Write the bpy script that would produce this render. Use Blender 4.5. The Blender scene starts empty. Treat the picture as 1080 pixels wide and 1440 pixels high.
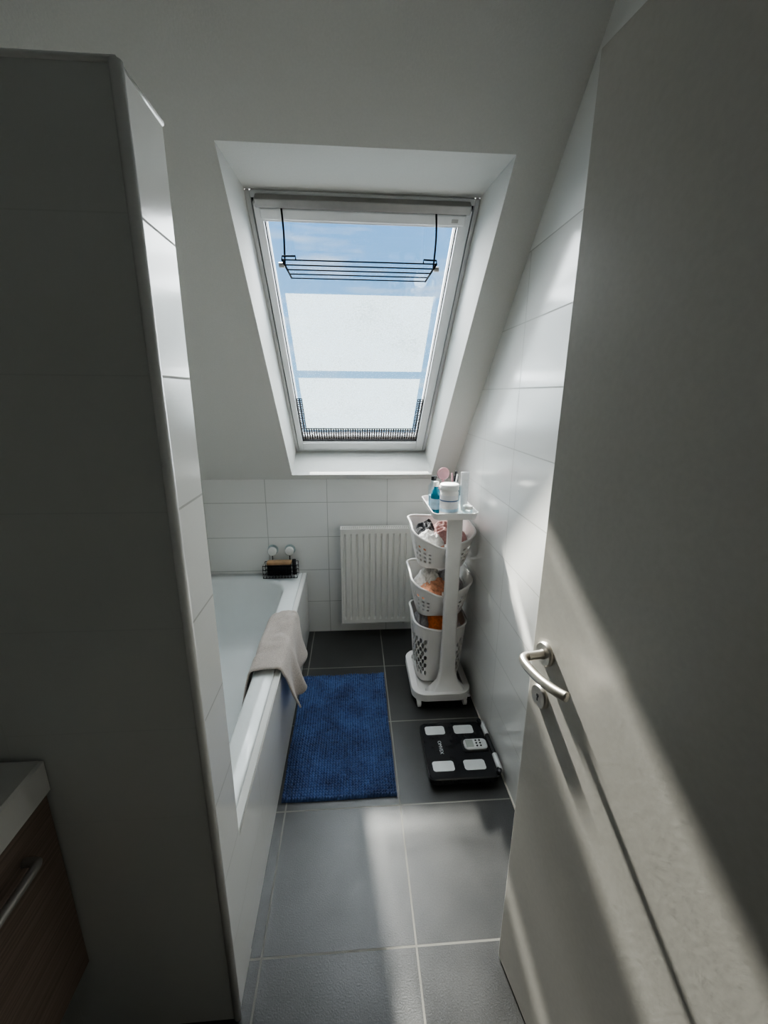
import bpy, bmesh, math, random
from mathutils import Vector, Matrix, noise
random.seed(3)
scene = bpy.context.scene
COL = scene.collection

# ------------------------------------------------------------------ materials
def new_mat(name):
    m = bpy.data.materials.new(name); m.use_nodes = True
    nt = m.node_tree
    return m, nt, nt.nodes['Principled BSDF']

def mat(name, color, rough=0.5, metal=0.0, noise_scale=None, var=0.1, bump=0.0, coat=0.0, trans=0.0, sheen=0.0, spec=0.5):
    m, nt, b = new_mat(name)
    c = (color[0], color[1], color[2], 1)
    b.inputs['Base Color'].default_value = c
    b.inputs['Roughness'].default_value = rough
    b.inputs['Metallic'].default_value = metal
    b.inputs['Coat Weight'].default_value = coat
    b.inputs['Transmission Weight'].default_value = trans
    b.inputs['Sheen Weight'].default_value = sheen
    b.inputs['Specular IOR Level'].default_value = spec
    ns = noise_scale or 40
    tc = nt.nodes.new('ShaderNodeTexCoord'); nz = nt.nodes.new('ShaderNodeTexNoise')
    nz.inputs['Scale'].default_value = ns; nz.inputs['Detail'].default_value = 6
    nt.links.new(tc.outputs['Object'], nz.inputs['Vector'])
    r = nt.nodes.new('ShaderNodeValToRGB')
    r.color_ramp.elements[0].position = 0.3; r.color_ramp.elements[1].position = 0.7
    r.color_ramp.elements[0].color = (c[0]*(1-var), c[1]*(1-var), c[2]*(1-var), 1)
    r.color_ramp.elements[1].color = (min(1,c[0]*(1+var)), min(1,c[1]*(1+var)), min(1,c[2]*(1+var)), 1)
    nt.links.new(nz.outputs['Fac'], r.inputs['Fac'])
    nt.links.new(r.outputs['Color'], b.inputs['Base Color'])
    if bump:
        bp = nt.nodes.new('ShaderNodeBump'); bp.inputs['Strength'].default_value = bump; bp.inputs['Distance'].default_value = 0.002
        nt.links.new(nz.outputs['Fac'], bp.inputs['Height']); nt.links.new(bp.outputs['Normal'], b.inputs['Normal'])
    return m

def mth(nt, op, a, b=None):
    n = nt.nodes.new('ShaderNodeMath'); n.operation = op
    for i, v in enumerate((a, b)):
        if v is None: continue
        if isinstance(v, (int, float)): n.inputs[i].default_value = v
        else: nt.links.new(v, n.inputs[i])
    return n.outputs[0]

def grid_mask(nt, c, c0, w, g):
    f = mth(nt, 'FRACT', mth(nt, 'DIVIDE', mth(nt, 'SUBTRACT', c, c0), w))
    d = mth(nt, 'MINIMUM', f, mth(nt, 'SUBTRACT', 1.0, f))
    return mth(nt, 'LESS_THAN', mth(nt, 'MULTIPLY', d, w), g/2)

def wall_tile(name, x0, y0, w=0.38, h=0.228, g=0.0042, top=2.052, col=(.76,.76,.74), grout=(.47,.47,.45)):
    m, nt, b = new_mat(name)
    geo = nt.nodes.new('ShaderNodeNewGeometry')
    sp = nt.nodes.new('ShaderNodeSeparateXYZ'); nt.links.new(geo.outputs['Position'], sp.inputs[0])
    sn = nt.nodes.new('ShaderNodeSeparateXYZ'); nt.links.new(geo.outputs['True Normal'], sn.inputs[0])
    X, Y, Z = sp.outputs
    facx = mth(nt, 'GREATER_THAN', mth(nt, 'ABSOLUTE', sn.outputs[0]), 0.5)
    mx = grid_mask(nt, X, x0, w, g); my = grid_mask(nt, Y, y0, w, g)
    mix = mth(nt, 'ADD', mth(nt, 'MULTIPLY', my, facx), mth(nt, 'MULTIPLY', mx, mth(nt, 'SUBTRACT', 1.0, facx)))
    mz = grid_mask(nt, Z, 0, h, g)
    mask = mth(nt, 'MAXIMUM', mix, mz)
    below = mth(nt, 'LESS_THAN', Z, top + g/2)
    mask = mth(nt, 'MULTIPLY', mask, below)
    # brushed horizontal structure
    mp = nt.nodes.new('ShaderNodeMapping'); mp.inputs['Scale'].default_value = (6, 6, 160)
    nt.links.new(geo.outputs['Position'], mp.inputs['Vector'])
    nz = nt.nodes.new('ShaderNodeTexNoise'); nz.inputs['Scale'].default_value = 1.2; nz.inputs['Detail'].default_value = 5
    nt.links.new(mp.outputs[0], nz.inputs['Vector'])
    cm = nt.nodes.new('ShaderNodeMix'); cm.data_type = 'RGBA'
    cm.inputs[6].default_value = (*col, 1); cm.inputs[7].default_value = (*grout, 1)
    nt.links.new(mask, cm.inputs[0]); nt.links.new(cm.outputs[2], b.inputs['Base Color'])
    rr = mth(nt, 'ADD', mth(nt, 'MULTIPLY', mask, 0.5), mth(nt, 'ADD', 0.16, mth(nt, 'MULTIPLY', mth(nt, 'SUBTRACT', 1.0, below), .4)))
    nt.links.new(rr, b.inputs['Roughness'])
    hgt = mth(nt, 'SUBTRACT', mth(nt, 'MULTIPLY', nz.outputs['Fac'], 0.20), mask)
    bp = nt.nodes.new('ShaderNodeBump'); bp.inputs['Strength'].default_value = 0.5; bp.inputs['Distance'].default_value = 0.0012
    nt.links.new(hgt, bp.inputs['Height']); nt.links.new(bp.outputs['Normal'], b.inputs['Normal'])
    return m

def floor_mat():
    m, nt, b = new_mat('slate_floor_tile')
    geo = nt.nodes.new('ShaderNodeNewGeometry')
    sp = nt.nodes.new('ShaderNodeSeparateXYZ'); nt.links.new(geo.outputs['Position'], sp.inputs[0])
    X, Y, Z = sp.outputs
    mask = mth(nt, 'MAXIMUM', grid_mask(nt, X, .168, .45, .006), grid_mask(nt, Y, .865, .45, .006))
    n1 = nt.nodes.new('ShaderNodeTexNoise'); n1.inputs['Scale'].default_value = 260; n1.inputs['Detail'].default_value = 4
    n2 = nt.nodes.new('ShaderNodeTexNoise'); n2.inputs['Scale'].default_value = 7; n2.inputs['Detail'].default_value = 6
    nt.links.new(geo.outputs['Position'], n1.inputs['Vector']); nt.links.new(geo.outputs['Position'], n2.inputs['Vector'])
    r = nt.nodes.new('ShaderNodeValToRGB')
    r.color_ramp.elements[0].position = .3; r.color_ramp.elements[1].position = .75
    r.color_ramp.elements[0].color = (.016, .0165, .0165, 1); r.color_ramp.elements[1].color = (.052, .0525, .051, 1)
    av = mth(nt, 'ADD', mth(nt, 'MULTIPLY', n1.outputs['Fac'], .55), mth(nt, 'MULTIPLY', n2.outputs['Fac'], .45))
    nt.links.new(av, r.inputs['Fac'])
    cm = nt.nodes.new('ShaderNodeMix'); cm.data_type = 'RGBA'; cm.inputs[7].default_value = (.20, .195, .175, 1)
    nt.links.new(r.outputs['Color'], cm.inputs[6]); nt.links.new(mask, cm.inputs[0]); nt.links.new(cm.outputs[2], b.inputs['Base Color'])
    nt.links.new(mth(nt, 'ADD', mth(nt, 'MULTIPLY', mask, .3), mth(nt, 'ADD', .28, mth(nt, 'MULTIPLY', n2.outputs['Fac'], .16))), b.inputs['Roughness'])
    b.inputs['Specular IOR Level'].default_value = .7
    bp = nt.nodes.new('ShaderNodeBump'); bp.inputs['Strength'].default_value = .6; bp.inputs['Distance'].default_value = .0015
    nt.links.new(mth(nt, 'SUBTRACT', mth(nt, 'MULTIPLY', n1.outputs['Fac'], .45), mask), bp.inputs['Height'])
    nt.links.new(bp.outputs['Normal'], b.inputs['Normal'])
    return m

def wood_mat():
    m, nt, b = new_mat('brown_oak_laminate')
    tc = nt.nodes.new('ShaderNodeTexCoord'); mp = nt.nodes.new('ShaderNodeMapping'); mp.inputs['Scale'].default_value = (40, 2.0, 110)
    nt.links.new(tc.outputs['Object'], mp.inputs['Vector'])
    nz = nt.nodes.new('ShaderNodeTexNoise'); nz.inputs['Scale'].default_value = 2; nz.inputs['Detail'].default_value = 8
    nt.links.new(mp.outputs[0], nz.inputs['Vector'])
    r = nt.nodes.new('ShaderNodeValToRGB'); r.color_ramp.elements[0].position = .3; r.color_ramp.elements[1].position = .7
    r.color_ramp.elements[0].color = (.18, .135, .11, 1); r.color_ramp.elements[1].color = (.29, .22, .185, 1)
    nt.links.new(nz.outputs['Fac'], r.inputs['Fac']); nt.links.new(r.outputs['Color'], b.inputs['Base Color'])
    b.inputs['Roughness'].default_value = .55
    return m

def chenille_mat():
    m, nt, b = new_mat('blue_chenille')
    geo = nt.nodes.new('ShaderNodeNewGeometry')
    n1 = nt.nodes.new('ShaderNodeTexNoise'); n1.inputs['Scale'].default_value = 90; n1.inputs['Detail'].default_value = 4
    n2 = nt.nodes.new('ShaderNodeTexNoise'); n2.inputs['Scale'].default_value = 9; n2.inputs['Detail'].default_value = 5; n2.inputs['Roughness'].default_value = .65
    nt.links.new(geo.outputs['Position'], n1.inputs['Vector']); nt.links.new(geo.outputs['Position'], n2.inputs['Vector'])
    r = nt.nodes.new('ShaderNodeValToRGB')
    r.color_ramp.elements[0].position = .38; r.color_ramp.elements[1].position = .63
    r.color_ramp.elements[0].color = (.019, .038, .115, 1); r.color_ramp.elements[1].color = (.078, .150, .36, 1)
    nt.links.new(mth(nt, 'ADD', mth(nt, 'MULTIPLY', n1.outputs['Fac'], .4), mth(nt, 'MULTIPLY', n2.outputs['Fac'], .6)), r.inputs['Fac'])
    nt.links.new(r.outputs['Color'], b.inputs['Base Color'])
    b.inputs['Roughness'].default_value = .8; b.inputs['Sheen Weight'].default_value = .25
    bp = nt.nodes.new('ShaderNodeBump'); bp.inputs['Strength'].default_value = .5; bp.inputs['Distance'].default_value = .002
    nt.links.new(n1.outputs['Fac'], bp.inputs['Height']); nt.links.new(bp.outputs['Normal'], b.inputs['Normal'])
    return m

def film_mat(name, col, transp):
    m = bpy.data.materials.new(name); m.use_nodes = True; nt = m.node_tree; nt.nodes.clear()
    out = nt.nodes.new('ShaderNodeOutputMaterial')
    tl = nt.nodes.new('ShaderNodeBsdfTranslucent'); tl.inputs[0].default_value = (*col, 1)
    df = nt.nodes.new('ShaderNodeBsdfDiffuse'); df.inputs[0].default_value = (*col, 1)
    tr = nt.nodes.new('ShaderNodeBsdfTransparent')
    m1 = nt.nodes.new('ShaderNodeMixShader'); m1.inputs[0].default_value = .3
    m2 = nt.nodes.new('ShaderNodeMixShader')
    geo = nt.nodes.new('ShaderNodeNewGeometry')
    nz = nt.nodes.new('ShaderNodeTexNoise'); nz.inputs['Scale'].default_value = 110; nz.inputs['Detail'].default_value = 3
    n3 = nt.nodes.new('ShaderNodeTexNoise'); n3.inputs['Scale'].default_value = 5; n3.inputs['Detail'].default_value = 4
    nt.links.new(geo.outputs['Position'], nz.inputs['Vector']); nt.links.new(geo.outputs['Position'], n3.inputs['Vector'])
    v = mth(nt, 'ADD', mth(nt, 'MULTIPLY', nz.outputs['Fac'], .75), mth(nt, 'MULTIPLY', n3.outputs['Fac'], .45))
    nt.links.new(mth(nt, 'ADD', transp-.60, v), m2.inputs[0])
    nt.links.new(tl.outputs[0], m1.inputs[1]); nt.links.new(df.outputs[0], m1.inputs[2])
    nt.links.new(m1.outputs[0], m2.inputs[1]); nt.links.new(tr.outputs[0], m2.inputs[2])
    nt.links.new(m2.outputs[0], out.inputs[0])
    return m

def thin_glass(name, tint=(.95,.98,1), gl=.06):
    m = bpy.data.materials.new(name); m.use_nodes = True; nt = m.node_tree; nt.nodes.clear()
    out = nt.nodes.new('ShaderNodeOutputMaterial')
    tr = nt.nodes.new('ShaderNodeBsdfTransparent'); tr.inputs[0].default_value = (*tint, 1)
    g = nt.nodes.new('ShaderNodeBsdfGlossy'); g.inputs['Roughness'].default_value = .02
    mx = nt.nodes.new('ShaderNodeMixShader'); mx.inputs[0].default_value = gl
    nt.links.new(tr.outputs[0], mx.inputs[1]); nt.links.new(g.outputs[0], mx.inputs[2]); nt.links.new(mx.outputs[0], out.inputs[0])
    return m

M_plaster = mat('white_plaster', (.70, .69, .66), .85, noise_scale=180, var=.02, bump=.25)
M_tile = wall_tile('white_glazed_wall_tile', .208, 1.62)
M_tile_p = wall_tile('white_glazed_panel_tile', -.315, .745, top=9, grout=(.40,.40,.38))
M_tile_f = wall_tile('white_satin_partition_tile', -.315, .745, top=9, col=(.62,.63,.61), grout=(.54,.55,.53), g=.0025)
M_floor = floor_mat()
M_white = mat('white_lacquer', (.78, .78, .76), .25, noise_scale=10, var=.02)
M_winwhite = mat('window_white_lacquer', (.80, .80, .80), .3, noise_scale=10, var=.02)
M_acryl = mat('bath_acrylic', (.80, .83, .83), .12, noise_scale=5, var=.02, coat=.4)
M_plastic = mat('white_plastic', (.82, .80, .78), .4, noise_scale=12, var=.03)
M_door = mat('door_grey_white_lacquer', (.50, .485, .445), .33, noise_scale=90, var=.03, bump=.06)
M_steel = mat('satin_steel', (.55, .52, .48), .28, 1.0, noise_scale=60, var=.06)
M_chrome = mat('chrome_wire', (.55, .55, .56), .2, 1.0, noise_scale=60, var=.05)
M_darkwire = mat('dark_steel_wire', (.012, .013, .016), .9, 0, noise_scale=60, var=.1, spec=.05)
M_alu = mat('aluminium_grey', (.42, .41, .40), .4, .6, noise_scale=30, var=.05)
M_black = mat('black_rubber', (.015, .015, .016), .6, noise_scale=50, var=.2)
M_blackgl = mat('black_glossy_plastic', (.018, .019, .022), .22, noise_scale=30, var=.1)
M_pad = mat('electrode_silver', (.72, .74, .74), .35, .3, noise_scale=30, var=.04)
M_lcd = mat('lcd_grey_green', (.42, .45, .42), .25, noise_scale=30, var=.04)
M_radi = mat('radiator_enamel', (.78, .77, .73), .35, noise_scale=10, var=.02)
M_slot = mat('radiator_slot_dark', (.10, .10, .10), .7)
M_wood = wood_mat()
M_ceram = mat('basin_ceramic', (.78, .78, .77), .12, noise_scale=6, var=.02, coat=.3)
M_towel = mat('taupe_terry', (.43, .38, .345), .95, noise_scale=320, var=.28, bump=1.0, sheen=.3)
M_matblue = chenille_mat()
M_lace = mat('woven_mesh_taupe', (.085, .070, .062), .9, spec=.1)
M_film = film_mat('frosted_film', (.20, .228, .24), .45)
M_glass = thin_glass('window_glass')
M_cglass = thin_glass('clear_bottle', (.85, .93, .95), .14)
M_hall = mat('hall_paint', (.35, .34, .32), .9)
M_sil = mat('silicone_seal', (.62, .60, .54), .5)

# ------------------------------------------------------------------ geometry helpers
def link(o, parent=None):
    COL.objects.link(o)
    if parent: o.parent = parent
    return o
def empty(name):
    e = bpy.data.objects.new(name, None); e.empty_display_size = .1; COL.objects.link(e); return e
def mesh(name, vs, fs, m, parent=None, smooth=False, fix=True):
    me = bpy.data.meshes.new(name); me.from_pydata([tuple(v) for v in vs], [], fs); me.update()
    if fix:
        bm = bmesh.new(); bm.from_mesh(me); bmesh.ops.recalc_face_normals(bm, faces=bm.faces); bm.to_mesh(me); bm.free()
    if m: me.materials.append(m)
    if smooth:
        for p in me.polygons: p.use_smooth = True
    return link(bpy.data.objects.new(name, me), parent)
BF = [(0,1,3,2),(4,6,7,5),(0,4,5,1),(2,3,7,6),(0,2,6,4),(1,5,7,3)]
def bevel_obj(o, w, seg=3):
    b = o.modifiers.new('bevel', 'BEVEL'); b.width = w; b.segments = seg; b.limit_method = 'ANGLE'
    for p in o.data.polygons: p.use_smooth = True
    n = o.modifiers.new('wn', 'WEIGHTED_NORMAL'); n.keep_sharp = True
def box(name, lo, hi, m, parent=None, bev=0, T=None):
    vs = [Vector((x, y, z)) for x in (lo[0], hi[0]) for y in (lo[1], hi[1]) for z in (lo[2], hi[2])]
    if T: vs = [T(v) for v in vs]
    o = mesh(name, vs, BF, m, parent)
    if bev: bevel_obj(o, bev)
    return o
def prism_x(name, poly, x0, x1, m, parent=None):
    n = len(poly)
    vs = [(x0, y, z) for y, z in poly] + [(x1, y, z) for y, z in poly]
    fs = [tuple(range(n)), tuple(range(2*n-1, n-1, -1))] + [(i, (i+1) % n, n+(i+1) % n, n+i) for i in range(n)]
    return mesh(name, vs, fs, m, parent)
def tube(name, pts, r, m, parent=None, seg=10, closed=False):
    pts = [Vector(p) for p in pts]; n = len(pts); vs = []; fs = []
    prev = None
    for i, p in enumerate(pts):
        a = pts[(i-1) % n] if (closed or i > 0) else p
        b = pts[(i+1) % n] if (closed or i < n-1) else p
        t = (b-a).normalized()
        if prev is None:
            up = Vector((0, 0, 1)) if abs(t.z) < .9 else Vector((1, 0, 0))
            u = t.cross(up).normalized()
        else:
            u = (prev - t*prev.dot(t)).normalized()
        prev = u; v = t.cross(u)
        rr = r[i] if isinstance(r, (list, tuple)) else r
        for k in range(seg):
            an = 2*math.pi*k/seg
            vs.append(p + (u*math.cos(an)+v*math.sin(an))*rr)
    for i in range(n if closed else n-1):
        j = (i+1) % n
        for k in range(seg):
            fs.append((i*seg+k, i*seg+(k+1) % seg, j*seg+(k+1) % seg, j*seg+k))
    if not closed:
        fs.append(tuple(range(seg))); fs.append(tuple(range((n-1)*seg, n*seg)))
    return mesh(name, vs, fs, m, parent, True)
def arc_pts(pts, sub=6):
    # catmull-rom smoothing
    P = [Vector(p) for p in pts]; out = []
    for i in range(len(P)-1):
        p0 = P[max(i-1, 0)]; p1 = P[i]; p2 = P[i+1]; p3 = P[min(i+2, len(P)-1)]
        for k in range(sub):
            t = k/sub
            out.append(.5*((2*p1)+(p2-p0)*t+(2*p0-5*p1+4*p2-p3)*t*t+(-p0+3*p1-3*p2+p3)*t**3))
    out.append(P[-1]); return out
def lathe(name, c, prof, m, parent=None, seg=32, axis=None):
    # prof: list (r, h); axis matrix optional
    vs = []; fs = []
    A = axis or Matrix.Identity(3); c = Vector(c)
    for r, h in prof:
        for k in range(seg):
            an = 2*math.pi*k/seg
            vs.append(c + A @ Vector((r*math.cos(an), r*math.sin(an), h)))
    for i in range(len(prof)-1):
        for k in range(seg):
            fs.append((i*seg+k, i*seg+(k+1) % seg, (i+1)*seg+(k+1) % seg, (i+1)*seg+k))
    fs.append(tuple(range(seg))); fs.append(tuple(range((len(prof)-1)*seg, len(prof)*seg)))
    o = mesh(name, vs, fs, m, parent, True)
    e = o.modifiers.new('es', 'EDGE_SPLIT'); e.split_angle = math.radians(50)
    return o
def rr_corner(cx, cy, hx, hy, r, k=8):
    out = []
    for (sx, sy, a0) in ((1, 1, 0), (-1, 1, 90), (-1, -1, 180), (1, -1, 270)):
        for i in range(k+1):
            a = math.radians(a0+90*i/k)
            out.append((cx+sx*(hx-r)+r*math.cos(a), cy+sy*(hy-r)+r*math.sin(a)))
    return out
def rr_even(cx, cy, hx, hy, r, N):
    P = rr_corner(cx, cy, hx, hy, r, 10); P.append(P[0])
    L = [0]
    for i in range(len(P)-1): L.append(L[-1]+math.dist(P[i], P[i+1]))
    out = []; j = 0
    for k in range(N):
        s = L[-1]*k/N
        while L[j+1] < s: j += 1
        t = (s-L[j])/max(1e-9, L[j+1]-L[j])
        out.append((P[j][0]*(1-t)+P[j+1][0]*t, P[j][1]*(1-t)+P[j+1][1]*t))
    return out
def loft(name, rings, m, parent=None, cap0=True, cap1=False, smooth=True):
    n = len(rings[0]); vs = [v for r in rings for v in r]; fs = []
    for i in range(len(rings)-1):
        for k in range(n):
            fs.append((i*n+k, i*n+(k+1) % n, (i+1)*n+(k+1) % n, (i+1)*n+k))
    if cap0: fs.append(tuple(range(n)))
    if cap1: fs.append(tuple(range((len(rings)-1)*n, len(rings)*n)))
    return mesh(name, vs, fs, m, parent, smooth)
def join(name, objs, parent=None):
    dg = bpy.context.evaluated_depsgraph_get(); dg.update()
    mats = []; bm = bmesh.new()
    for o in objs:
        me = bpy.data.meshes.new_from_object(o.evaluated_get(dg))
        idx = []
        for mm in me.materials:
            if mm not in mats: mats.append(mm)
            idx.append(mats.index(mm))
        for p in me.polygons: p.material_index = idx[p.material_index] if idx else 0
        me.transform(o.matrix_world); bm.from_mesh(me); bpy.data.meshes.remove(me)
    me = bpy.data.meshes.new(name); bm.to_mesh(me); bm.free()
    for mm in mats: me.materials.append(mm)
    for o in objs: bpy.data.objects.remove(o)
    return link(bpy.data.objects.new(name, me), parent)

XR, XL, YB = .62, -1.10, 2.628
S_IN, S_OUT = 3.69, 4.135

# ------------------------------------------------------------------ room shell
box('floor', (XL-.1, -1.9, -.1), (XR+.1, YB+.1, 0), M_floor)
side = [(-1.9, 0), (YB+.1, 0), (YB+.1, 1.08), (1.20, 2.58), (-1.9, 2.58)]
prism_x('wall_right', side, XR, XR+.12, M_tile)
prism_x('wall_left', side, XL-.12, XL, M_tile)
box('wall_back', (XL-.12, YB, 0), (XR+.12, YB+.25, 1.06), M_tile)
box('ceiling', (XL-.12, -1.9, 2.5), (XR+.12, 1.25, 2.75), M_plaster)
# front wall with doorway (behind the viewpoint) and the hall beyond
box('wall_front_side', (XL, -.22, 0), (-.36, -.10, 2.5), M_plaster)
box('wall_front_lintel', (-.36, -.22, 2.14), (.56, -.10, 2.5), M_plaster)
box('wall_front_jamb', (.56, -.22, 0), (XR, -.10, 2.5), M_plaster)
box('wall_hall_end', (XL, -1.9, 0), (XR, -1.8, 2.5), M_hall)

# sloped ceiling with window opening
def sp(x, y, s): return (x, y, s-y)
OI = (-.377, .482, 1.444, 2.598)   # opening on room side x0,x1,y0,y1
OO = (-.388, .488, 1.845, 2.937)   # opening at window plane
def ring(x0, x1, y0, y1, s): return [sp(x0, y0, s), sp(x1, y0, s), sp(x1, y1, s), sp(x0, y1, s)]
vs = ring(XL-.12, XR+.12, 1.05, 2.80, S_IN)+ring(*OI, S_IN)+ring(*OO, S_OUT)+ring(XL-.12, XR+.12, 1.25, 3.12, S_OUT)
fs = []
for a, b in ((0, 4), (4, 8), (8, 12), (12, 0)):
    for i in range(4):
        j = (i+1) % 4
        fs.append((a+i, a+j, b+j, b+i))
mesh('ceiling_slope', vs, fs, M_plaster)

# partition
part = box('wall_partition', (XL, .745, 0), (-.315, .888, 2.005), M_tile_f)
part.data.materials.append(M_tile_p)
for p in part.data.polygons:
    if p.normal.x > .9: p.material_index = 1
tube('trim_1', [(-.3185, .7485, 0), (-.3185, .7485, 2.006)], .0095, M_white, seg=20)
tube('trim_2', [(XL, .7465, 2.006), (-.3165, .7465, 2.006), (-.3165, .888, 2.006)], .005, M_white, seg=12)
box('trim_3', (XR-.006, .0, 0), (XR, 2.628, .006), M_sil)

# ------------------------------------------------------------------ window
win = empty('window_1')
def W(v):  # x, y-on-plane, w inward
    return Vector((v.x, v.y-.7071*v.z, S_OUT-v.y-.7071*v.z))
def sbox(n, x0, x1, y0, y1, w0, w1, m, bev=0): return box(n, (x0, y0, w0), (x1, y1, w1), m, win, bev, W)
def frame(n, X0, X1, Y0, Y1, tl, tr, tt, tb, w0, w1, m, bev=.003):
    sbox(n+'_left', X0, X0+tl, Y0, Y1, w0, w1, m, bev); sbox(n+'_right', X1-tr, X1, Y0, Y1, w0, w1, m, bev)
    sbox(n+'_top', X0+tl, X1-tr, Y0, Y0+tt, w0, w1, m, bev); sbox(n+'_bottom', X0+tl, X1-tr, Y1-tb, Y1, w0, w1, m, bev)
frame('outer_frame', -.388, .488, 1.845, 2.937, .018, .018, .016, .022, -.07, .012, M_winwhite)
frame('gap_seal', -.370, .470, 1.861, 2.915, .006, .006, .004, .006, -.06, -.004, M_black, 0)
frame('sash', -.364, .464, 1.868, 2.909, .030, .046, .045, .050, -.065, .026, M_winwhite)
frame('gasket', -.334, .418, 1.913, 2.859, .004, .004, .004, .004, -.03, .006, M_black, 0)
sbox('vent_bar', -.352, .452, 1.850, 1.872, .012, .050, M_alu, .004)
sbox('vent_flap', -.340, .440, 1.874, 1.902, .020, .046, M_winwhite, .006)
sbox('type_plate', .385, .410, 1.884, 1.893, .046, .047, M_alu)
sbox('glass', -.334, .418, 1.913, 2.859, -.022, -.018, M_glass)
sbox('film_upper', -.302, .378, 2.139, 2.455, -.0175, -.0165, M_film)
sbox('film_lower', -.302, .378, 2.492, 2.80, -.0175, -.0165, M_film)
def lace(n, x0, x1, y0, y1, c=.0155):
    nx = max(2, round((x1-x0)/c)); ny = max(2, round((y1-y0)*1.414/c))
    v = [W(Vector((x0+(x1-x0)*i/nx, y0+(y1-y0)*j/ny, -.010))) for j in range(ny+1) for i in range(nx+1)]
    f = [(j*(nx+1)+i, j*(nx+1)+i+1, (j+1)*(nx+1)+i+1, (j+1)*(nx+1)+i) for j in range(ny) for i in range(nx)]
    o = mesh(n, v, f, M_lace, win); w = o.modifiers.new('w', 'WIREFRAME'); w.thickness = .0075; w.use_replace = True
lace('mesh_border_bottom', -.330, .414, 2.785, 2.855)
lace('mesh_border_left', -.330, -.299, 2.60, 2.785)
lace('mesh_border_right', .382, .414, 2.60, 2.785)

# drying rack hanging from the sash
rack = empty('hanging_drying_rack')
ZR = 2.05
for k, x in enumerate((-.258, .322)):
    tube(f'hook_{k}', arc_pts([(x, 1.905, 2.262), (x, 1.885, 2.282), (x, 1.850, 2.272), (x, 1.842, 2.24), (x+.004, 1.85, 2.15), (x, 1.87, ZR)], 5), .0035, M_darkwire, rack, 8)
    s = 1 if k else -1
    tube(f'side_rod_{k}', [(x, 1.80, ZR), (x, 2.06, ZR)], .004, M_darkwire, rack, 8)
    lathe(f'knob_{k}', (x+s*.012, 1.87, ZR), [(.003, -.012), (.009, -.010), (.009, .010), (.003, .012)], M_alu, rack, 16, Matrix.Rotation(math.pi/2, 3, 'Y'))
    tube(f'bumper_{k}', [(x-s*.05, 1.80, ZR), (x-s*.05, 1.795, ZR+.012), (x, 1.80, ZR+.012), (x, 1.80, ZR)], .003, M_darkwire, rack, 8)
for k, y in enumerate((1.80, 1.865, 1.93, 1.995, 2.06)):
    tube(f'wire_{k}', [(-.258, y, ZR), (.322, y, ZR)], .0025, M_darkwire, rack, 8)

# ------------------------------------------------------------------ bathtub
bath = empty('bathtub')
zt = .44
bx0, bx1, by0, by1 = XL+.002, -.345, .890, YB-.002
bcx, bcy, bhx, bhy = (bx0+bx1)/2, (by0+by1)/2, (bx1-bx0)/2, (by1-by0)/2
ix0, ix1, iy0, iy1 = -1.035, -.432, .985, 2.535
icx, icy, ihx, ihy = (ix0+ix1)/2, (iy0+iy1)/2, (ix1-ix0)/2, (iy1-iy0)/2
def R(cx, cy, hx, hy, r, z): return [(x, y, z) for x, y in rr_corner(cx, cy, hx, hy, r, 12)]
rings = [R(bcx, bcy, bhx, bhy, .004, zt-.04), R(bcx, bcy, bhx, bhy, .004, zt-.005), R(bcx, bcy, bhx-.004, bhy-.004, .006, zt),
         R(icx, icy, ihx+.012, ihy+.012, .19, zt), R(icx, icy, ihx+.003, ihy+.003, .185, zt-.004), R(icx, icy, ihx-.004, ihy-.006, .18, zt-.02),
         R(icx, icy, ihx-.03, ihy-.05, .17, zt-.15), R(icx, icy, ihx-.06, ihy-.10, .15, zt-.30), R(icx, icy, ihx-.09, ihy-.14, .12, zt-.37), R(icx, icy, ihx-.14, ihy-.2, .1, zt-.385)]
loft('tub', rings, M_acryl, bath, cap0=False, cap1=True)
lathe('drain', (icx, 1.3, zt-.385), [(.03, .0), (.03, .004), (.02, .006)], M_chrome, bath)
box('tiled_panel', (-.343, .889, 0), (-.317, YB-.001, zt-.004), M_tile_p, bath)
tube('panel_edge_trim', [(-.3185, .889, zt-.005), (-.3185, YB-.001, zt-.005)], .003, M_white, bath)

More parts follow.
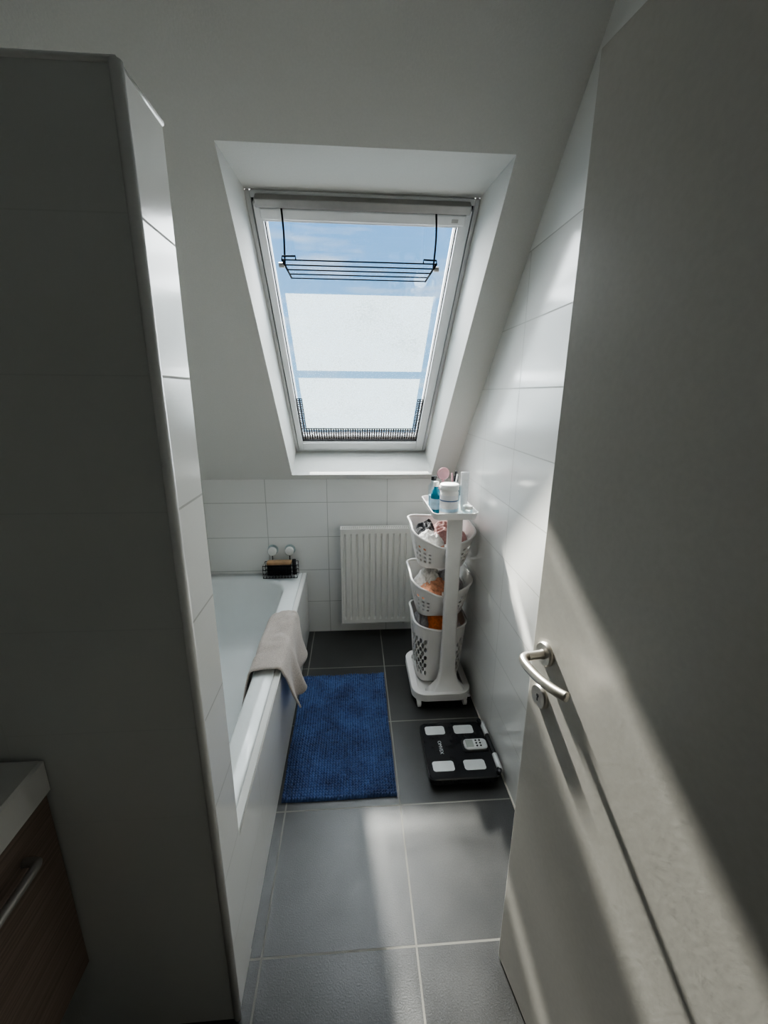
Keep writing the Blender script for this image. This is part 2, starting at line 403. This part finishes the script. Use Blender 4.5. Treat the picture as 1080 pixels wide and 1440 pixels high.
# towel over the rim
def towel():
    nu, nv = 60, 50; vs = []
    path = arc_pts([(-.462, 0, .335), (-.452, 0, .405), (-.440, 0, .447), (-.425, 0, .456), (-.385, 0, .455), (-.345, 0, .456), (-.318, 0, .452), (-.303, 0, .42), (-.296, 0, .36), (-.290, 0, .30), (-.284, 0, .235)], 6)
    L = [0]
    for i in range(len(path)-1): L.append(L[-1]+(path[i+1]-path[i]).length)
    def at(s):
        s *= L[-1]
        for i in range(len(path)-1):
            if L[i+1] >= s-1e-9:
                t = (s-L[i])/(L[i+1]-L[i]); return path[i].lerp(path[i+1], t)
        return path[-1]
    for j in range(nv+1):
        v = j/nv
        for i in range(nu+1):
            u = i/nu
            s0 = .0 + .30*v**1.5; s1 = 1 - .28*(abs(v-.28))**1.2
            p = at(min(1, s0+(s1-s0)*u)).copy()
            y = 1.60+.44*v - .10*(1-u)*(1-v) + .03*math.sin(5*u)
            y += .02*math.sin(v*9)*u
            hang = max(0, (.44-p.z)/.2)
            outer = u > .5
            fold = math.sin(v*math.pi*5+u*2)*.024*hang + .012*hang
            if outer: p.x += fold+.014*hang; 
            else: p.x += .004*hang*math.sin(v*12)
            p.z += .008*noise.noise(Vector((u*8, v*9, 1)))+(.007*abs(math.sin(v*8+u*4)) if hang <= 0 else 0)
            vs.append((p.x, y, p.z))
    fs = [(j*(nu+1)+i, j*(nu+1)+i+1, (j+1)*(nu+1)+i+1, (j+1)*(nu+1)+i) for j in range(nv) for i in range(nu)]
    o = mesh('hand_towel', vs, fs, M_towel, None, True)
    s = o.modifiers.new('s', 'SOLIDIFY'); s.thickness = .006; s.offset = 1
towel()

# suction cup bath caddy
cad = empty('suction_bath_caddy')
RY = Matrix.Rotation(math.pi/2, 3, 'X')
for k, x in enumerate((-.526, -.417)):
    lathe(f'suction_cup_{k}', (x, YB-.001, .602), [(.034, 0), (.033, .004), (.020, .010), (.014, .014), (.014, .022)], M_cglass, cad, 24, RY)
    lathe(f'cup_knob_{k}', (x, YB-.001, .602), [(.016, .016), (.027, .020), (.028, .024), (.028, .040), (.024, .046), (.0, .048)], M_white, cad, 28, RY)
    tube(f'hanger_{k}', [(x, YB-.03, .602), (x, YB-.032, .535)], .003, M_darkwire, cad, 8)
cx0, cx1, cy0, cy1 = -.575, -.365, 2.515, 2.598
for k, z in enumerate((.452, .478, .505, .532)):
    tube(f'ring_{k}', [(cx0, cy0, z), (cx1, cy0, z), (cx1, cy1, z), (cx0, cy1, z)], .0022, M_darkwire, cad, 8, True)
for k in range(12):
    x = cx0+(cx1-cx0)*k/11
    tube(f'upright_{k}', [(x, cy0, .534), (x, cy0, .450), (x, cy1, .450), (x, cy1, .534)], .0016, M_darkwire, cad, 6)
br = empty('scrub_brush')
M_brw = mat('beech_wood', (.42, .27, .15), .5, noise_scale=30, var=.2); M_bris = mat('black_bristle', (.02, .02, .022), .8, noise_scale=90, var=.4)
box('wooden_back', (-.555, 2.53, .53), (-.40, 2.58, .552), M_brw, br, .008)
for i in range(15):
    for j in range(5):
        x = -.548+i*.0098; y = 2.535+j*.0095
        tube(f'tuft_{i}_{j}', [(x, y, .532), (x+random.uniform(-.003, .003), y+random.uniform(-.003, .003), .462)], [.003, .0045], M_bris, br, 6)
tube('handle_stub', [(-.386, 2.556, .46), (-.386, 2.556, .56)], .012, M_bris, br, 12)

# ------------------------------------------------------------------ radiator
rad = empty('panel_radiator')
rx0, rx1, rz0, rz1, ryf, ryb = -.090, .362, .11, .762, 2.532, 2.60
npit = 11; pitch = (rx1-rx0-.03)/npit
px = [(rx0+.003, 0)]
for k in range(npit):
    a = rx0+.015+k*pitch
    px += [(a+.002, 0), (a+.007, 1), (a+.014, 1), (a+.019, 0)]
px.append((rx1-.003, 0))
vs = []; fs = []
zs = ((rz0, 0), (rz0+.025, 0), (rz0+.045, 1), (rz1-.05, 1), (rz1-.03, 0), (rz1-.006, 0))
for x, d in px:
    for z, f in zs: vs.append((x, ryf+.009*d*f, z))
for i in range(len(px)-1):
    for k in range(5): fs.append((i*6+k, (i+1)*6+k, (i+1)*6+k+1, i*6+k+1))
fp = mesh('front_panel', vs, fs, M_radi, rad, False)
box('side_left', (rx0, ryf-.001, rz0), (rx0+.005, ryb, rz1), M_radi, rad, .002)
box('side_right', (rx1-.005, ryf-.001, rz0), (rx1, ryb, rz1), M_radi, rad, .002)
box('back_panel', (rx0+.005, ryb-.006, rz0), (rx1-.005, ryb, rz1-.01), M_radi, rad)
box('core', (rx0+.02, ryf+.02, rz0+.02), (rx1-.02, ryb-.012, rz1-.03), M_slot, rad)
box('top_front_rail', (rx0, ryf-.002, rz1-.006), (rx1, ryf+.008, rz1), M_radi, rad)
box('top_back_rail', (rx0, ryb-.010, rz1-.006), (rx1, ryb, rz1), M_radi, rad)
for i in range(38):
    x = rx0+.004+(rx1-rx0-.012)*i/37
    box(f'grille_bar_{i}', (x, ryf+.008, rz1-.006), (x+.004, ryb-.010, rz1-.001), M_radi, rad)
box('grille_mid', (rx0, (ryf+ryb)/2-.003, rz1-.006), (rx1, (ryf+ryb)/2+.003, rz1-.0005), M_radi, rad)
for k, x in enumerate((rx0+.08, rx1-.08)):
    box(f'wall_bracket_{k}', (x, ryb, rz0+.05), (x+.03, YB, rz1-.08), M_radi, rad)
tube('supply_pipe', [(rx1-.04, ryb-.02, rz0+.01), (rx1-.04, ryb-.02, rz0-.03), (rx1-.04, YB, rz0-.03)], .008, M_radi, rad)

# ------------------------------------------------------------------ bath mat
def bathmat():
    x0, x1, y0, y1 = -.305, .158, 1.352, 2.128
    cnx, cny = 38, 62; sub = 6; nx, ny = cnx*sub, cny*sub
    vs = []; random.seed(5)
    J = {}
    for j in range(cny+1):
        for i in range(cnx+1): J[(i, j)] = (random.uniform(.6, 1.15), random.uniform(-.3, .3), random.uniform(-.3, .3))
    for j in range(ny+1):
        for i in range(nx+1):
            a, b = i/sub, j/sub; ci, cj = min(cnx-1, int(a)), min(cny-1, int(b))
            h, ox, oy = J[(ci, cj)]
            fx, fy = a-ci, b-cj
            s = (max(0, math.sin(math.pi*fx))*max(0, math.sin(math.pi*fy)))**.55
            x = x0+(x1-x0)*i/nx; y = y0+(y1-y0)*j/ny
            ed = min(i, nx-i, j, ny-j)
            z = .008+.015*s*h + .004*noise.noise(Vector((x*8, y*8, 0)))
            if ed == 0: z = .0
            wob = .005*noise.noise(Vector((x*5, y*5, 3)))
            vs.append((x+wob+ox*.004*s, y+wob+oy*.004*s, z))
    fs = [(j*(nx+1)+i, j*(nx+1)+i+1, (j+1)*(nx+1)+i+1, (j+1)*(nx+1)+i) for j in range(ny) for i in range(nx)]
    mesh('chenille_bath_mat', vs, fs, M_matblue, None, True, fix=False)
bathmat()

# ------------------------------------------------------------------ body composition scale
sc = empty('bathroom_scale')
sx0, sx1, sy0, sy1 = .298, .590, 1.375, 1.690
def slab(n, x0, x1, y0, y1, r, z0, z1, m, par, e=.004):
    cx, cy, hx, hy = (x0+x1)/2, (y0+y1)/2, (x1-x0)/2, (y1-y0)/2
    return loft(n, [R(cx, cy, hx-e, hy-e, r, z0), R(cx, cy, hx, hy, r, z0+e), R(cx, cy, hx, hy, r, z1-e), R(cx, cy, hx-e, hy-e, r, z1)], m, par, True, True, False)
slab('body', sx0, sx1, sy0, sy1, .025, .018, .048, M_blackgl, sc)
for k, (x, y) in enumerate(((.34, 1.42), (.55, 1.42), (.34, 1.65), (.55, 1.65))):
    lathe(f'foot_{k}', (x, y, 0), [(.02, 0), (.022, .018)], M_black, sc)
for k, (x, y) in enumerate(((.365, 1.640), (.500, 1.640), (.365, 1.440), (.500, 1.440))):
    slab(f'electrode_{k}', x-.046, x+.046, y-.026, y+.026, .012, .0475, .0495, M_pad, sc, .0008)
slab('cradle', .470, .585, 1.505, 1.575, .012, .0475, .052, M_black, sc, .001)
slab('display_unit', .478, .582, 1.510, 1.568, .018, .050, .064, M_pad, sc, .004)
slab('display_lcd', .486, .520, 1.518, 1.560, .004, .0635, .0652, M_lcd, sc, .0005)
for k in range(6):
    lathe(f'button_{k}', (.534+.017*(k//3), 1.524+.015*(k % 3), .064), [(.0045, 0), (.004, .002)], M_blackgl, sc, 16)
tube('grip_bar', arc_pts([(.585, 1.385, .056), (.598, 1.42, .056), (.598, 1.54, .056), (.598, 1.64, .056), (.585, 1.685, .056)], 6), .010, M_blackgl, sc, 14)
tube('grip_sleeve_a', [(.5975, 1.40, .056), (.5985, 1.48, .056)], .0112, M_pad, sc, 14)
tube('grip_sleeve_b', [(.5985, 1.59, .056), (.5975, 1.67, .056)], .0112, M_pad, sc, 14)
def text(n, s, size, loc, rot, m, par):
    c = bpy.data.curves.new(n, 'FONT'); c.body = s; c.size = size; c.extrude = .0002; c.align_x = 'CENTER'; c.align_y = 'CENTER'
    c.materials.append(m); o = bpy.data.objects.new(n, c); o.location = loc; o.rotation_euler = rot; link(o, par)
text('name_lettering', 'OMVEX', .022, (.372, 1.54, .0485), (0, 0, -math.pi/2), M_pad, sc)

# ------------------------------------------------------------------ laundry tower
tw = empty('laundry_basket_trolley')
tcx, tcy = .445, 2.07
# base frame : rounded U ring tray
def band(n, cx, cy, hx, hy, r, wdt, z0, z1, m, par):
    o = R(cx, cy, hx, hy, r, 0); i_ = R(cx, cy, hx-wdt, hy-wdt, max(.01, r-wdt), 0)
    st = lambda P, z: [(x, y, z) for x, y, _ in P]
    ob = loft(n, [st(o, z0), st(o, z1), st(i_, z1), st(i_, z0), st(o, z0)], m, par, False, False, False)
    bevel_obj(ob, .004, 2); return ob
band('base_ring', tcx, 2.045, .155, .205, .075, .035, .045, .085, M_plastic, tw)
box('base_plate', (tcx-.12, 1.86, .048), (tcx+.12, 2.22, .056), M_plastic, tw)
for k, (x, y) in enumerate(((.325, 1.875), (.565, 1.875), (.325, 2.215), (.565, 2.215))):
    lathe(f'caster_{k}', (x-.011, y-.008, .022), [(.014, 0), (.022, .003), (.022, .019), (.014, .022)], M_plastic, tw, 20, Matrix.Rotation(math.pi/2, 3, 'Y'))
    box(f'caster_fork_{k}', (x-.015, y-.012, .032), (x+.015, y+.010, .050), M_plastic, tw, .003)
# post (front), widening into base
pr = []
for z, hw, y0, y1 in ((.06, .115, 1.845, 1.93), (.085, .085, 1.86, 1.93), (.12, .055, 1.885, 1.93), (.18, .042, 1.90, 1.935), (.4, .037, 1.905, 1.937), (.7, .036, 1.908, 1.938), (1.02, .037, 1.905, 1.937)):
    pr.append([(x, y, z) for x, y in rr_corner(.478, (y0+y1)/2, hw, (y1-y0)/2, .012, 5)])
loft('post', pr, M_plastic, tw, True, True)
# top tray
tz = 1.02
st = lambda P, z: [(x, y, z) for x, y, _ in P]
A = R(.462, 2.015, .108, .185, .035, 0); B = R(.462, 2.015, .102, .179, .03, 0); A0 = R(.462, 2.015, .098, .175, .03, 0)
loft('top_tray', [st(A0, tz), st(A, tz+.032), st(B, tz+.032), st(R(.462, 2.015, .094, .171, .028, 0), tz+.006)], M_plastic, tw, True, True, False)

def basket(n, cx, cy, z0, z1, hx0, hy0, hx1, hy1, dip, rowhole):
    NN = 72; rows = 14; rg = []
    for r in range(rows+1):
        t = r/rows
        hx = hx0+(hx1-hx0)*t**.8; hy = hy0+(hy1-hy0)*t**.8
        pts = rr_even(cx, cy, hx, hy, .06, NN)
        out = []
        for (x, y) in pts:
            an = math.atan2(y-cy, x-cx)
            front = max(0, -math.sin(an))**3
            left = max(0, -math.cos(an))**2
            top = z1 - dip*front + .012*left
            out.append((x, y, z0+(top-z0)*t))
        rg.append(out)
    vs = [v for r_ in rg for v in r_]; fs = []
    for i in range(rows):
        for k in range(NN):
            if i in rowhole and (k+i) % 2 == 0:
                x = (rg[i][k][0]-cx); y = rg[i][k][1]-cy
                an = math.degrees(math.atan2(y, x)) % 360
                # perforated zones on the corners / sides
                if min(abs((an-q+180) % 360-180) for q in (0, 180, 222, 318)) < 17: continue
            fs.append((i*NN+k, i*NN+(k+1) % NN, (i+1)*NN+(k+1) % NN, (i+1)*NN+k))
    # inset bottom
    b0 = len(vs); 
    for (x, y) in rr_even(cx, cy, hx0*.8, hy0*.8, .04, NN): vs.append((x, y, z0))
    for k in range(NN): fs.append((k, (k+1) % NN, b0+(k+1) % NN, b0+k))
    fs.append(tuple(range(b0, b0+NN)))
    o = mesh(n, vs, fs, M_plastic, tw, True)
    s = o.modifiers.new('s', 'SOLIDIFY'); s.thickness = .004; s.offset = -1
    u = o.modifiers.new('u', 'SUBSURF'); u.levels = 1; u.render_levels = 1
    tube(n+'_rim', [Vector(p) for p in rg[-1]], .006, M_plastic, tw, 10, True)
basket('basket_upper', tcx, 2.10, .715, .925, .115, .105, .158, .150, .085, (3, 5, 7, 9))
basket('basket_middle', tcx, 2.10, .445, .665, .115, .105, .158, .150, .085, (3, 5, 7, 9))
basket('bin_lower', tcx, 2.085, .062, .425, .112, .115, .140, .140, .035, (2, 3, 4, 5, 6, 7, 8, 9, 10))
for k, z in enumerate((.80, .54)):
    box(f'basket_bracket_{k}', (.445, 1.935, z), (.51, 1.99, z+.05), M_plastic, tw, .004)

def cloth(n, cx, cy, z, rx, ry, h, m, seed):
    NR, NA = 22, 56; vs = [(cx, cy, z+h)]
    for i in range(1, NR+1):
        r = i/NR
        for k in range(NA):
            a = 2*math.pi*k/NA
            x, y = r*math.cos(a), r*math.sin(a)
            f = noise.noise(Vector((x*1.8+seed, y*1.8, seed)))
            g = 1-abs(noise.noise(Vector((x*3.2+f*2, y*3.2+seed, seed*2.1))))*2
            hh = h*(1-r**3)*(.75+.35*f)+.022*g*(1-r**6)
            vs.append((cx+x*rx*(1+.06*f), cy+y*ry*(1+.06*f), z+hh))
    fs = [(0, 1+k, 1+(k+1) % NA) for k in range(NA)]
    for i in range(NR-1):
        for k in range(NA):
            fs.append((1+i*NA+k, 1+i*NA+(k+1) % NA, 1+(i+1)*NA+(k+1) % NA, 1+(i+1)*NA+k))
    return mesh(n, vs, fs, m, None, True)
M_c = lambda n, c: mat(n, c, .9, noise_scale=90, var=.2, bump=.6, sheen=.3)
C_dark, C_pink, C_white, C_or, C_grey, C_peach = M_c('cloth_black', (.03, .03, .035)), M_c('cloth_dusty_pink', (.45, .25, .24)), M_c('cloth_white', (.72, .71, .69)), M_c('cloth_orange', (.88, .24, .05)), M_c('cloth_grey', (.36, .35, .36)), M_c('cloth_peach', (.76, .38, .24))
join('laundry_pile', [cloth('a', .385, 2.05, .84, .075, .075, .055, C_white, 1.3), cloth('b', .375, 2.13, .84, .070, .09, .085, C_dark, 4.1), cloth('c', .48, 2.10, .84, .11, .10, .085, C_pink, 7.7), cloth('d', .445, 2.10, .80, .125, .115, .06, C_peach, 2.7)])
join('laundry_pile', [cloth('a', .40, 2.12, .575, .09, .08, .085, C_white, 11.3), cloth('b', .50, 2.12, .57, .09, .10, .07, C_grey, 14.1), cloth('d', .435, 2.06, .545, .12, .085, .075, C_peach, 12.7)])
join('laundry_pile', [cloth('a', .37, 2.10, .345, .06, .10, .085, C_grey, 21.3), cloth('b', .46, 2.07, .345, .085, .10, .11, C_or, 24.1), cloth('d', .445, 2.085, .31, .115, .115, .07, C_or, 22.7)])

# toiletries on the tray (tray inside floor z = tz+.006)
tf = tz+.0065
jar = empty('cream_jar')
M_lab = mat('paper_label', (.74, .74, .76), .5, noise_scale=60, var=.05); M_labp = mat('label_pale_blue', (.45, .62, .74), .5, noise_scale=60, var=.15)
M_teal = mat('teal_glass', (.02, .22, .32), .15, noise_scale=20, var=.1, coat=.5); M_pinkp = mat('rose_plastic', (.55, .30, .33), .3, noise_scale=20, var=.05)
M_ink = mat('label_ink_blue', (.08, .14, .28), .6, noise_scale=60, var=.1)
JX, JY = .436, 1.89
lathe('jar_body', (JX, JY, tf), [(.036, 0), (.042, .004), (.042, .115), (.038, .121), (.038, .125)], M_plastic, jar)
lathe('jar_label', (JX, JY, tf+.022), [(.0421, 0), (.0426, .001), (.0426, .080), (.0421, .081)], M_lab, jar)
lathe('jar_label_band', (JX, JY, tf+.026), [(.0425, 0), (.0429, .001), (.0429, .014), (.0425, .015)], M_labp, jar)
lathe('jar_label_stripe', (JX, JY, tf+.075), [(.0425, 0), (.0428, .001), (.0428, .005), (.0425, .006)], M_ink, jar)
lathe('jar_lid', (JX, JY, tf+.125), [(.043, 0), (.044, .002), (.044, .024), (.041, .027), (.0, .027)], M_white, jar)
bt = empty('mouthwash_bottle')
lathe('bottle_body', (.386, 1.95, tf), [(.02, 0), (.024, .004), (.024, .09), (.018, .108), (.011, .118), (.011, .128)], M_teal, bt)
lathe('bottle_label', (.386, 1.95, tf+.02), [(.0242, 0), (.0246, .001), (.0246, .05), (.0242, .051)], M_labp, bt)
lathe('bottle_cap', (.386, 1.95, tf+.128), [(.013, 0), (.013, .022), (.011, .024)], M_white, bt)
b2 = empty('clear_lotion_bottle')
lathe('bottle_body', (.392, 2.05, tf), [(.02, 0), (.025, .004), (.025, .11), (.012, .128), (.012, .138)], M_cglass, b2)
lathe('liquid', (.392, 2.05, tf+.003), [(.018, 0), (.022, .003), (.022, .06)], M_labp, b2)
lathe('cap', (.392, 2.05, tf+.138), [(.013, 0), (.013, .02)], M_blackgl, b2)
b3 = empty('glass_dropper_bottle')
lathe('bottle_body', (.505, 2.06, tf), [(.018, 0), (.022, .004), (.022, .10), (.010, .118), (.010, .130)], M_cglass, b3)
lathe('cap', (.505, 2.06, tf+.130), [(.012, 0), (.012, .025), (.007, .030), (.006, .05), (.0, .052)], M_blackgl, b3)
gl = empty('drinking_glass')
lathe('glass_wall', (.478, 1.975, tf), [(.026, 0), (.028, .003), (.033, .125), (.031, .125), (.026, .008)], M_cglass, gl)
tube('toothbrush', [(.482, 1.975, tf+.012), (.466, 1.985, tf+.185)], .004, M_pinkp, gl, 8)
tube('toothbrush_b', [(.472, 1.975, tf+.012), (.492, 1.98, tf+.18)], .004, M_white, gl, 8)
mr = empty('round_hair_brush')
lathe('brush_pot', (.445, 2.08, tf), [(.026, 0), (.028, .003), (.028, .10), (.024, .104)], M_pinkp, mr)
lathe('brush_head', (.445, 2.08, tf+.165), [(.0, -.008), (.028, -.006), (.032, 0), (.028, .006), (.0, .008)], M_pinkp, mr, 28, Matrix.Rotation(math.pi/2, 3, 'X'))
tube('brush_handle', [(.445, 2.08, tf+.09), (.445, 2.08, tf+.137)], .007, M_pinkp, mr)
tb = empty('toothpaste_tube')
def tubering(z, hx, hy): return [(x, y, z) for x, y in rr_corner(.532, 1.99, hx, hy, min(hx, hy)*.95, 5)]
loft('tube_body', [tubering(tf+.02, .016, .015), tubering(tf+.06, .018, .014), tubering(tf+.12, .019, .009), tubering(tf+.175, .020, .002), tubering(tf+.188, .020, .002)], M_lab, tb, True, True)
lathe('tube_cap', (.532, 1.99, tf), [(.014, 0), (.015, .02)], M_white, tb)
pt = empty('ointment_pot')
lathe('pot', (.525, 1.885, tf), [(.020, 0), (.022, .003), (.022, .035)], M_cglass, pt)
lathe('pot_lid', (.525, 1.885, tf+.035), [(.023, 0), (.023, .014), (.020, .016)], M_white, pt)

# ------------------------------------------------------------------ door
dr = empty('door_1')
E = Vector((.400, .825, 0)); D = Vector((.17, -.985, 0)).normalized(); NN_ = Vector((-.985, -.17, 0)).normalized()
def TD(v): return E + D*v.x + NN_*v.y + Vector((0, 0, v.z))
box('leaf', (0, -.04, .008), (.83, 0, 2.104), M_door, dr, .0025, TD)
Ad = Matrix((D, Vector((0, 0, 1)), NN_)).transposed()   # local z -> N
def dl(n, d, z, prof, m): return lathe(n, TD(Vector((d, 0, z))), prof, m, dr, 36, Ad)
dl('rosette', .048, 1.035, [(.0265, 0), (.0265, .006), (.024, .009), (.012, .009)], M_steel)
dl('neck', .048, 1.035, [(.011, .008), (.0095, .014), (.0095, .045)], M_steel)
tube('lever', [TD(Vector(p)) for p in arc_pts([(.048, .030, 1.035), (.047, .048, 1.035), (.056, .060, 1.035), (.080, .064, 1.034), (.120, .062, 1.033), (.155, .055, 1.034), (.180, .046, 1.036)], 6)], .0095, M_steel, dr, 16)
dl('key_rosette', .048, .928, [(.0265, 0), (.0265, .006), (.024, .009), (.0, .009)], M_steel)
dl('keyhole_round', .048, .931, [(.0045, .0088), (.0045, .0094)], M_black)
box('keyhole_slot', (.046, .0088, .918), (.050, .0094, .931), M_black, dr, 0, TD)
for k, z in enumerate((.25, 1.05, 1.85)):
    tube(f'hinge_{k}', [TD(Vector((.834, -.01, z-.045))), TD(Vector((.834, -.01, z+.045)))], .008, M_steel, dr)
# door frame
box('trim_4', (.545, -.10, 0), (.615, -.075, 2.2), M_white)
box('trim_5', (-.43, -.10, 0), (-.36, -.08, 2.2), M_white)
box('trim_6', (-.36, -.10, 2.14), (.545, -.08, 2.2), M_white)

# ------------------------------------------------------------------ vanity
vn = empty('vanity_cabinet')
box('cabinet', (XL+.002, .05, .264), (-.645, .743, .774), M_wood, vn, .002)
box('drawer_front', (-.645, .053, .268), (-.640, .740, .770), M_wood, vn, .001)
vc = ((XL+.002-.630)/2, (.04+.743)/2, (-.630-XL-.002)/2, (.743-.04)/2)
loft('basin_top', [R(vc[0], vc[1], vc[2]-.004, vc[3]-.001, .004, .776), R(vc[0], vc[1], vc[2], vc[3], .004, .782), R(vc[0], vc[1], vc[2], vc[3], .004, .852), R(vc[0], vc[1], vc[2]-.005, vc[3]-.005, .004, .857),
     R(vc[0], vc[1], vc[2]-.05, vc[3]-.12, .06, .857), R(vc[0], vc[1], vc[2]-.06, vc[3]-.13, .06, .85), R(vc[0], vc[1], vc[2]-.08, vc[3]-.16, .05, .79), R(vc[0], vc[1], vc[2]-.11, vc[3]-.20, .04, .782)], M_ceram, vn, True, True, False)
hz = .70
tube('bar_handle', arc_pts([(-.640, .655, hz), (-.622, .655, hz), (-.612, .645, hz), (-.612, .56, hz), (-.612, .515, hz), (-.622, .505, hz), (-.640, .505, hz)], 5), .0085, M_alu, vn, 12)

# ------------------------------------------------------------------ light
sd = Vector((.235, -1, -.83)).normalized()
sun = bpy.data.lights.new('sun', 'SUN'); sun.energy = 32; sun.angle = math.radians(1.8); sun.color = (1, .93, .82)
so = bpy.data.objects.new('sun', sun); so.rotation_euler = sd.to_track_quat('-Z', 'Y').to_euler(); so.location = (0, 4, 4); COL.objects.link(so)
# added wide-angle fill sun, shines through the skylight to brighten the room
sk = bpy.data.lights.new('fill_sun', 'SUN'); sk.energy = 22; sk.angle = math.radians(110); sk.color = (1, .975, .93)
sko = bpy.data.objects.new('fill_sun', sk); sko.rotation_euler = Vector((.05, -1, -1.15)).normalized().to_track_quat('-Z', 'Y').to_euler(); sko.location = (0, 4, 4.5); COL.objects.link(sko)

w = bpy.data.worlds.new('sky'); scene.world = w; w.use_nodes = True; nt = w.node_tree; nt.nodes.clear()
out = nt.nodes.new('ShaderNodeOutputWorld'); bg = nt.nodes.new('ShaderNodeBackground'); tc = nt.nodes.new('ShaderNodeTexCoord')
spx = nt.nodes.new('ShaderNodeSeparateXYZ'); nt.links.new(tc.outputs['Generated'], spx.inputs[0])
gr = nt.nodes.new('ShaderNodeValToRGB'); gr.color_ramp.elements[0].position = .0; gr.color_ramp.elements[0].color = (.38, .66, .92, 1)
gr.color_ramp.elements[1].position = .5; gr.color_ramp.elements[1].color = (.13, .40, .86, 1)
nt.links.new(spx.outputs[2], gr.inputs['Fac'])
mp = nt.nodes.new('ShaderNodeMapping'); mp.inputs['Scale'].default_value = (3, 3, 22); mp.inputs['Rotation'].default_value = (0, .16, 0); mp.inputs['Location'].default_value = (.3, 0, .9)
nt.links.new(tc.outputs['Generated'], mp.inputs['Vector'])
nz = nt.nodes.new('ShaderNodeTexNoise'); nz.inputs['Scale'].default_value = 1.6; nz.inputs['Detail'].default_value = 7; nz.inputs['Roughness'].default_value = .5
nt.links.new(mp.outputs[0], nz.inputs['Vector'])
cr = nt.nodes.new('ShaderNodeValToRGB'); cr.color_ramp.elements[0].position = .54; cr.color_ramp.elements[0].color = (0, 0, 0, 1); cr.color_ramp.elements[1].position = .8; cr.color_ramp.elements[1].color = (.8, .8, .8, 1)
nt.links.new(nz.outputs['Fac'], cr.inputs['Fac'])
mx = nt.nodes.new('ShaderNodeMix'); mx.data_type = 'RGBA'; mx.inputs[7].default_value = (.9, .95, 1, 1)
nt.links.new(cr.outputs['Color'], mx.inputs[0]); nt.links.new(gr.outputs['Color'], mx.inputs[6])
nt.links.new(mx.outputs[2], bg.inputs['Color']); bg.inputs['Strength'].default_value = .95
nt.links.new(bg.outputs[0], out.inputs[0])
scene.view_settings.exposure = .5
try: scene.view_settings.look = 'AgX - Medium High Contrast'
except Exception as e: print('look', e)

# ------------------------------------------------------------------ camera
yaw, pit = math.radians(4.1), math.radians(15.4)
f = Vector((math.sin(yaw)*math.cos(pit), math.cos(yaw)*math.cos(pit), -math.sin(pit)))
r = Vector((math.cos(yaw), -math.sin(yaw), .008)); r = (r-f*r.dot(f)).normalized(); u = r.cross(f)
cam = bpy.data.cameras.new('camera'); cam.sensor_fit = 'VERTICAL'; cam.sensor_height = 24; cam.lens = 10.0; cam.clip_start = .02
co = bpy.data.objects.new('camera', cam)
Mx = Matrix((r, u, -f)).transposed().to_4x4(); Mx.translation = (0, 0, 1.57); co.matrix_world = Mx
COL.objects.link(co); scene.camera = co
